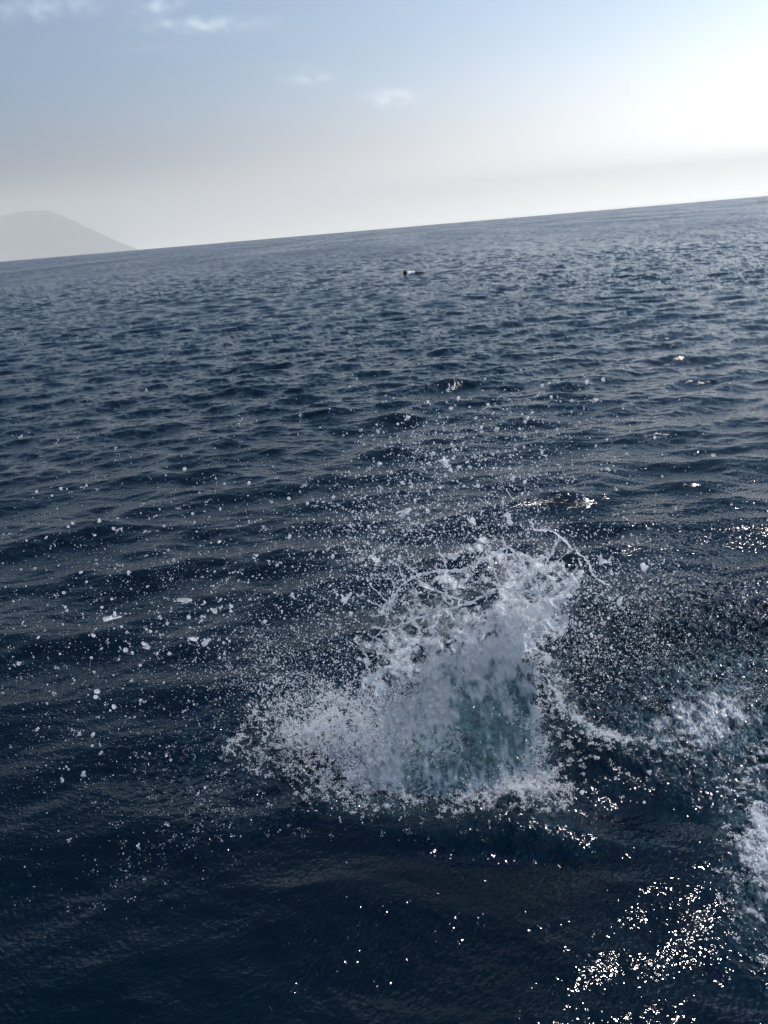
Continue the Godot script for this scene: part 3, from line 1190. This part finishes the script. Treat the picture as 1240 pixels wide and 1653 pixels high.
func make_foam() -> void:
	var out := PackedFloat32Array()
	out.resize(10)
	# centre x, z, half sizes, turn, beads, height, biggest bead, threshold
	var patches := [
		["foam_skirt", "grey white froth spreading left from the foot of the splash", [[-0.36, -3.55, 0.34, 0.26, 0.35, 26000, 0.14], [-0.1, -3.3, 0.26, 0.24, 0.0, 12000, 0.16], [-0.25, -3.12, 0.18, 0.10, 0.2, 5000, 0.07]]],
		["foam_lump", "small lumpy cushion of foam in front of the splash", [[0.48, -2.96, 0.17, 0.09, 0.1, 9000, 0.08], [0.05, -3.08, 0.14, 0.07, 0.4, 2600, 0.05], [0.27, -2.93, 0.10, 0.05, -0.3, 1500, 0.03], [0.62, -3.05, 0.08, 0.10, 0.0, 1800, 0.04]]],
		["foam_ridge", "curling foam crest running from the splash towards the lower right", [[0.80, -3.85, 0.06, 0.2, 0.0, 2600, 0.05], [0.83, -3.5, 0.06, 0.2, -0.1, 2200, 0.05], [0.9, -3.25, 0.13, 0.13, 0.3, 2200, 0.04], [1.08, -3.17, 0.2, 0.09, 0.0, 3000, 0.035]]],
		["foam_wash", "thin broken foam washing over dark water right of the splash", [[1.5, -3.35, 0.34, 0.2, -0.5, 9000, 0.03], [1.75, -3.7, 0.4, 0.22, -0.3, 5000, 0.02]]],
		["foam_streak", "bright glittering streak of foam at the right edge", [[1.40, -2.50, 0.09, 0.34, 0.40, 5000, 0.01], [1.78, -2.95, 0.14, 0.14, 0.4, 2600, 0.02]]],
		["foam_flecks", "thin scattered foam flecks on dark water left of the splash", [[-1.0, -3.4, 0.4, 0.25, 0.0, 2600, 0.02], [-0.85, -3.0, 0.26, 0.2, 0.0, 2000, 0.015], [-1.15, -2.75, 0.2, 0.14, 0.0, 600, 0.01], [0.05, -2.85, 0.35, 0.12, 0.0, 1200, 0.02]]],
	]
	var web := FastNoiseLite.new()
	web.seed = 91
	web.frequency = 6.0
	web.fractal_type = FastNoiseLite.FRACTAL_RIDGED
	web.fractal_octaves = 4
	for f in patches:
		var where := []
		for q in f[2]:
			var c := cos(q[4])
			var s := sin(q[4])
			for k in int(q[5] / 22.0):
				# a tuft: beads strung along a short throw from one spot
				var u: float = clampf(rng.randfn() * 0.8, -1.5, 1.5) * q[2]
				var v: float = clampf(rng.randfn() * 0.8, -1.5, 1.5) * q[3]
				var x: float = q[0] + u * c - v * s
				var z: float = q[1] + u * s + v * c
				var n := web.get_noise_2d(x, z)
				if n < rng.randf_range(-0.3, 0.45):
					continue
				var y := surface(x, z, out)
				var foot := Vector3(x + out[1], y, z + out[2])
				var go := Vector3(rng.randfn() - 0.25, 0.0, rng.randfn() * 0.6).normalized()
				var reach := rng.randf_range(0.01, 0.055)
				var rise: float = maxf(0.0, n + 0.15) * q[6] * rng.randf()
				var wisp: bool = f[0] == "foam_flecks" or f[0] == "foam_wash"
				var thick := rng.randf_range(0.003, 0.010) * (1.6 if wisp else 1.0)
				for g in (12 if wisp else 38):
					var t := rng.randf()
					var p := foot + go * reach * t + Vector3(rng.randfn(), 0.0, rng.randfn()) * thick * (1.0 - 0.6 * t)
					p.y += rise * t * (2.0 - t) + absf(rng.randfn()) * thick * 0.8
					where.append(bead_at(p, (0.0009 + 0.0026 * pow(rng.randf(), 3.0)) * (1.15 - 0.4 * t) * (0.72 if wisp else 1.0)))
		var o := beads(f[0], self, where, bead, white_foam)
		tag(o, f[1], "foam", "", "stuff")

# ---------------------------------------------------------------- spray in the air

func make_spray() -> void:
	var clump := FastNoiseLite.new()
	clump.seed = 33
	clump.frequency = 3.2
	clump.fractal_octaves = 4
	var out := PackedFloat32Array()
	out.resize(10)
	# across, up, spread, spread, ahead, spread, count, smallest, biggest radius
	var veils := [
		["spray_plume", "loose plume of fine drops flung up above the splash", [[745, 810, 105, 70, 3.4, 0.25, 6500, 0.0012, 0.0048], [820, 710, 120, 55, 3.4, 0.3, 1500, 0.0012, 0.0045], [600, 890, 60, 60, 3.4, 0.2, 3000, 0.0011, 0.0045], [740, 900, 130, 50, 3.5, 0.2, 4500, 0.0011, 0.005]]],
		["spray_veil", "dense veil of fine spray hanging right of the splash", [[930, 930, 80, 50, 3.4, 0.2, 2400, 0.0012, 0.006], [985, 1010, 80, 60, 3.6, 0.25, 5200, 0.0011, 0.0042], [930, 1080, 60, 60, 3.6, 0.2, 2600, 0.0011, 0.004], [1120, 1010, 110, 70, 3.9, 0.3, 4200, 0.001, 0.003], [1150, 1130, 90, 60, 3.6, 0.3, 2600, 0.001, 0.003]]],
		["spray_fan", "wide fan of fine drops thrown out left of the splash", [[480, 1085, 95, 50, 3.6, 0.2, 5200, 0.0011, 0.0042], [540, 1000, 60, 60, 3.5, 0.2, 1600, 0.0011, 0.0048], [290, 1010, 140, 90, 3.3, 0.35, 1500, 0.0012, 0.0045], [280, 880, 220, 90, 3.4, 0.4, 700, 0.0012, 0.004], [110, 1130, 120, 140, 3.1, 0.35, 900, 0.0009, 0.004], [280, 960, 240, 150, 3.3, 0.4, 4200, 0.0008, 0.0021], [200, 1220, 200, 160, 2.9, 0.4, 2200, 0.0007, 0.0018], [220, 1330, 190, 150, 2.6, 0.3, 700, 0.001, 0.003], [560, 1060, 380, 210, 3.2, 0.4, 2600, 0.0009, 0.0026]]],
		["spray_skirt", "low burst of droplets over the foam left of the splash foot", [[545, 1165, 65, 50, 3.45, 0.12, 9000, 0.0011, 0.004], [600, 1230, 60, 40, 3.15, 0.08, 4500, 0.0011, 0.0036], [700, 1300, 90, 18, 2.95, 0.05, 1500, 0.001, 0.003]]],
	]
	for f in veils:
		var where := []
		for q in f[2]:
			for k in q[6]:
				var ahead: float = q[4] + rng.randfn() * q[5]
				var p := upright(q[0] + rng.randfn() * q[2], q[1] + rng.randfn() * q[3], maxf(ahead, 1.6))
				if clump.get_noise_3d(p.x, p.y, p.z) < rng.randf_range(-0.35, 0.25):
					continue
				if p.y > 2.0 or p.y < surface(p.x, p.z, out) + 0.004:
					continue
				if rng.randf() < 0.025:
					var way := Vector3(rng.randfn(), rng.randfn(), rng.randfn()) * 0.011
					for g in 9:
						where.append(bead_at(p + way * (g / 4.0) + Vector3(rng.randfn(), rng.randfn(), rng.randfn()) * 0.0035, 0.0009 + 0.0028 * pow(rng.randf(), 2.0)))
				where.append(bead_at(p, q[7] * pow(q[8] / q[7], pow(rng.randf(), 2.2))))
		var o := beads(f[0], self, where, bead, white_foam)
		tag(o, f[1], "spray", "", "stuff")

func make_gouts() -> void:
	var list := [
		[178, 997, 3.3, 0.055, 0.018, "pale star-shaped gout of water flying far left of the splash"],
		[240, 1045, 3.3, 0.042, 0.028, "clotted gout of water flying low among the drops on the left"],
		[312, 1030, 3.3, 0.045, 0.014, "long flat gout of water among the drops left of the splash"],
		[333, 1037, 3.3, 0.026, 0.024, "stubby gout of water just right of the long flat one"],
		[296, 968, 3.35, 0.05, 0.022, "loose pair of joined drops flying left of the splash"],
		[556, 966, 3.4, 0.045, 0.034, "knotted gout of water level with the splash crown on its left"],
		[722, 752, 3.4, 0.030, 0.060, "tall upright cluster of water high above the splash crown"],
		[650, 828, 3.4, 0.055, 0.026, "forked gout of water above the left end of the crown"],
		[762, 838, 3.4, 0.016, 0.040, "thin upright gout of water above the middle of the crown"],
		[735, 895, 3.45, 0.060, 0.022, "lumpy gout of water close over the crown"],
		[820, 832, 3.4, 0.018, 0.030, "hooked drop of water high right of the crown"],
		[1040, 915, 3.35, 0.022, 0.034, "fin-shaped gout of water flying farthest right of the splash"],
		[1000, 970, 3.35, 0.020, 0.030, "ragged gout of water in the veil of spray on the right"],
		[975, 905, 3.4, 0.040, 0.022, "broad torn gout of water upper right of the crown"],
		[610, 905, 3.4, 0.040, 0.030, "broken gout of water upper left of the crown"],
		[680, 1165, 3.2, 0.020, 0.012, "small bright gout of water in front of the splash body"],
	]
	for k in list.size():
		var q: Array = list[k]
		var bones := []
		var c := Vector3.ZERO
		for b in 5:
			var e := Vector3(rng.randf_range(-1.0, 1.0) * q[3], rng.randf_range(-1.0, 1.0) * q[4], rng.randf_range(-0.5, 0.5) * q[3]) * 0.8
			bones.append([c, e, rng.randf_range(0.0045, 0.008), rng.randf_range(0.002, 0.007)])
			if b == 1:
				c = e * 0.6
		var o := put("water_gout", skin(bones, 0.0030, 0.003, clear_water, 0.004, 40 + k), self)
		o.position = upright(q[0], q[1], q[2])
		tag(o, q[5], "water gout", "gouts of water flung from the splash")
	var strands := [
		[[[855, 838, 3.4], [864, 854, 3.4], [885, 856, 3.38], [905, 866, 3.36], [925, 888, 3.35]], 0.003, 0.0055, "curved strand of water sailing over the right end of the crown"],
		[[[905, 866, 3.36], [893, 888, 3.36], [885, 905, 3.36], [872, 922, 3.38]], 0.0055, 0.003, "short strand of water hanging below the curved one"],
		[[[930, 890, 3.35], [948, 905, 3.34], [960, 930, 3.33], [985, 945, 3.32]], 0.005, 0.0035, "zigzag strand of water right of the crown"],
	]
	for k in strands.size():
		var o := put("water_strand", tube(places([strands[k][0]])[0], strands[k][1], strands[k][2], 140 + k, clear_water), self)
		o.position = splash_base
		tag(o, strands[k][3], "water strand", "loose strands of water by the crown")

func make_droplets() -> void:
	var bunches := [
		[740, 770, 95, 70, 3.35, 0.2, 78, "round white water droplet flying high above the splash crown", "droplets above the splash"],
		[850, 680, 110, 55, 3.4, 0.25, 22, "small water droplet in the thin top of the plume", "droplets at the top of the plume"],
		[290, 1005, 120, 75, 3.2, 0.25, 62, "pale water droplet among the loose drops left of the splash", "droplets left of the splash"],
		[120, 1120, 90, 110, 2.9, 0.2, 34, "pale water droplet low over dark water at far left", "droplets at far left"],
		[250, 850, 190, 60, 3.3, 0.3, 24, "small water droplet in front of the waves upper left of the splash", "droplets upper left"],
		[940, 1000, 70, 60, 3.3, 0.15, 36, "white water droplet in the spray veil right of the splash", "droplets right of the splash"],
		[580, 940, 55, 70, 3.35, 0.15, 34, "white water droplet beside the left end of the crown", "droplets beside the crown"],
		[1020, 1270, 40, 30, 2.7, 0.1, 6, "single round droplet over the smooth hollow right of the splash", "droplets over the hollow"],
	]
	var out := PackedFloat32Array()
	out.resize(10)
	for q in bunches:
		var made := 0
		while made < q[6]:
			var p := upright(q[0] + rng.randfn() * q[2], q[1] + rng.randfn() * q[3], q[4] + rng.randfn() * q[5])
			var r := rng.randf_range(0.0040, 0.0068) + 0.0045 * pow(rng.randf(), 4.0)
			var turn := rng.randf() * TAUF
			var long := rng.randf_range(0.8, 1.45)
			if p.y < surface(p.x, p.z, out) + 0.02:
				continue
			var o := put("water_droplet", drop_shapes[made % 5], self, clear_water)
			o.transform = Transform3D(Basis.from_euler(Vector3(turn, turn * 2.0, 0.0)).scaled_local(Vector3(r, r * long, r / long)), p)
			tag(o, q[7], "water droplet", q[8])
			made += 1
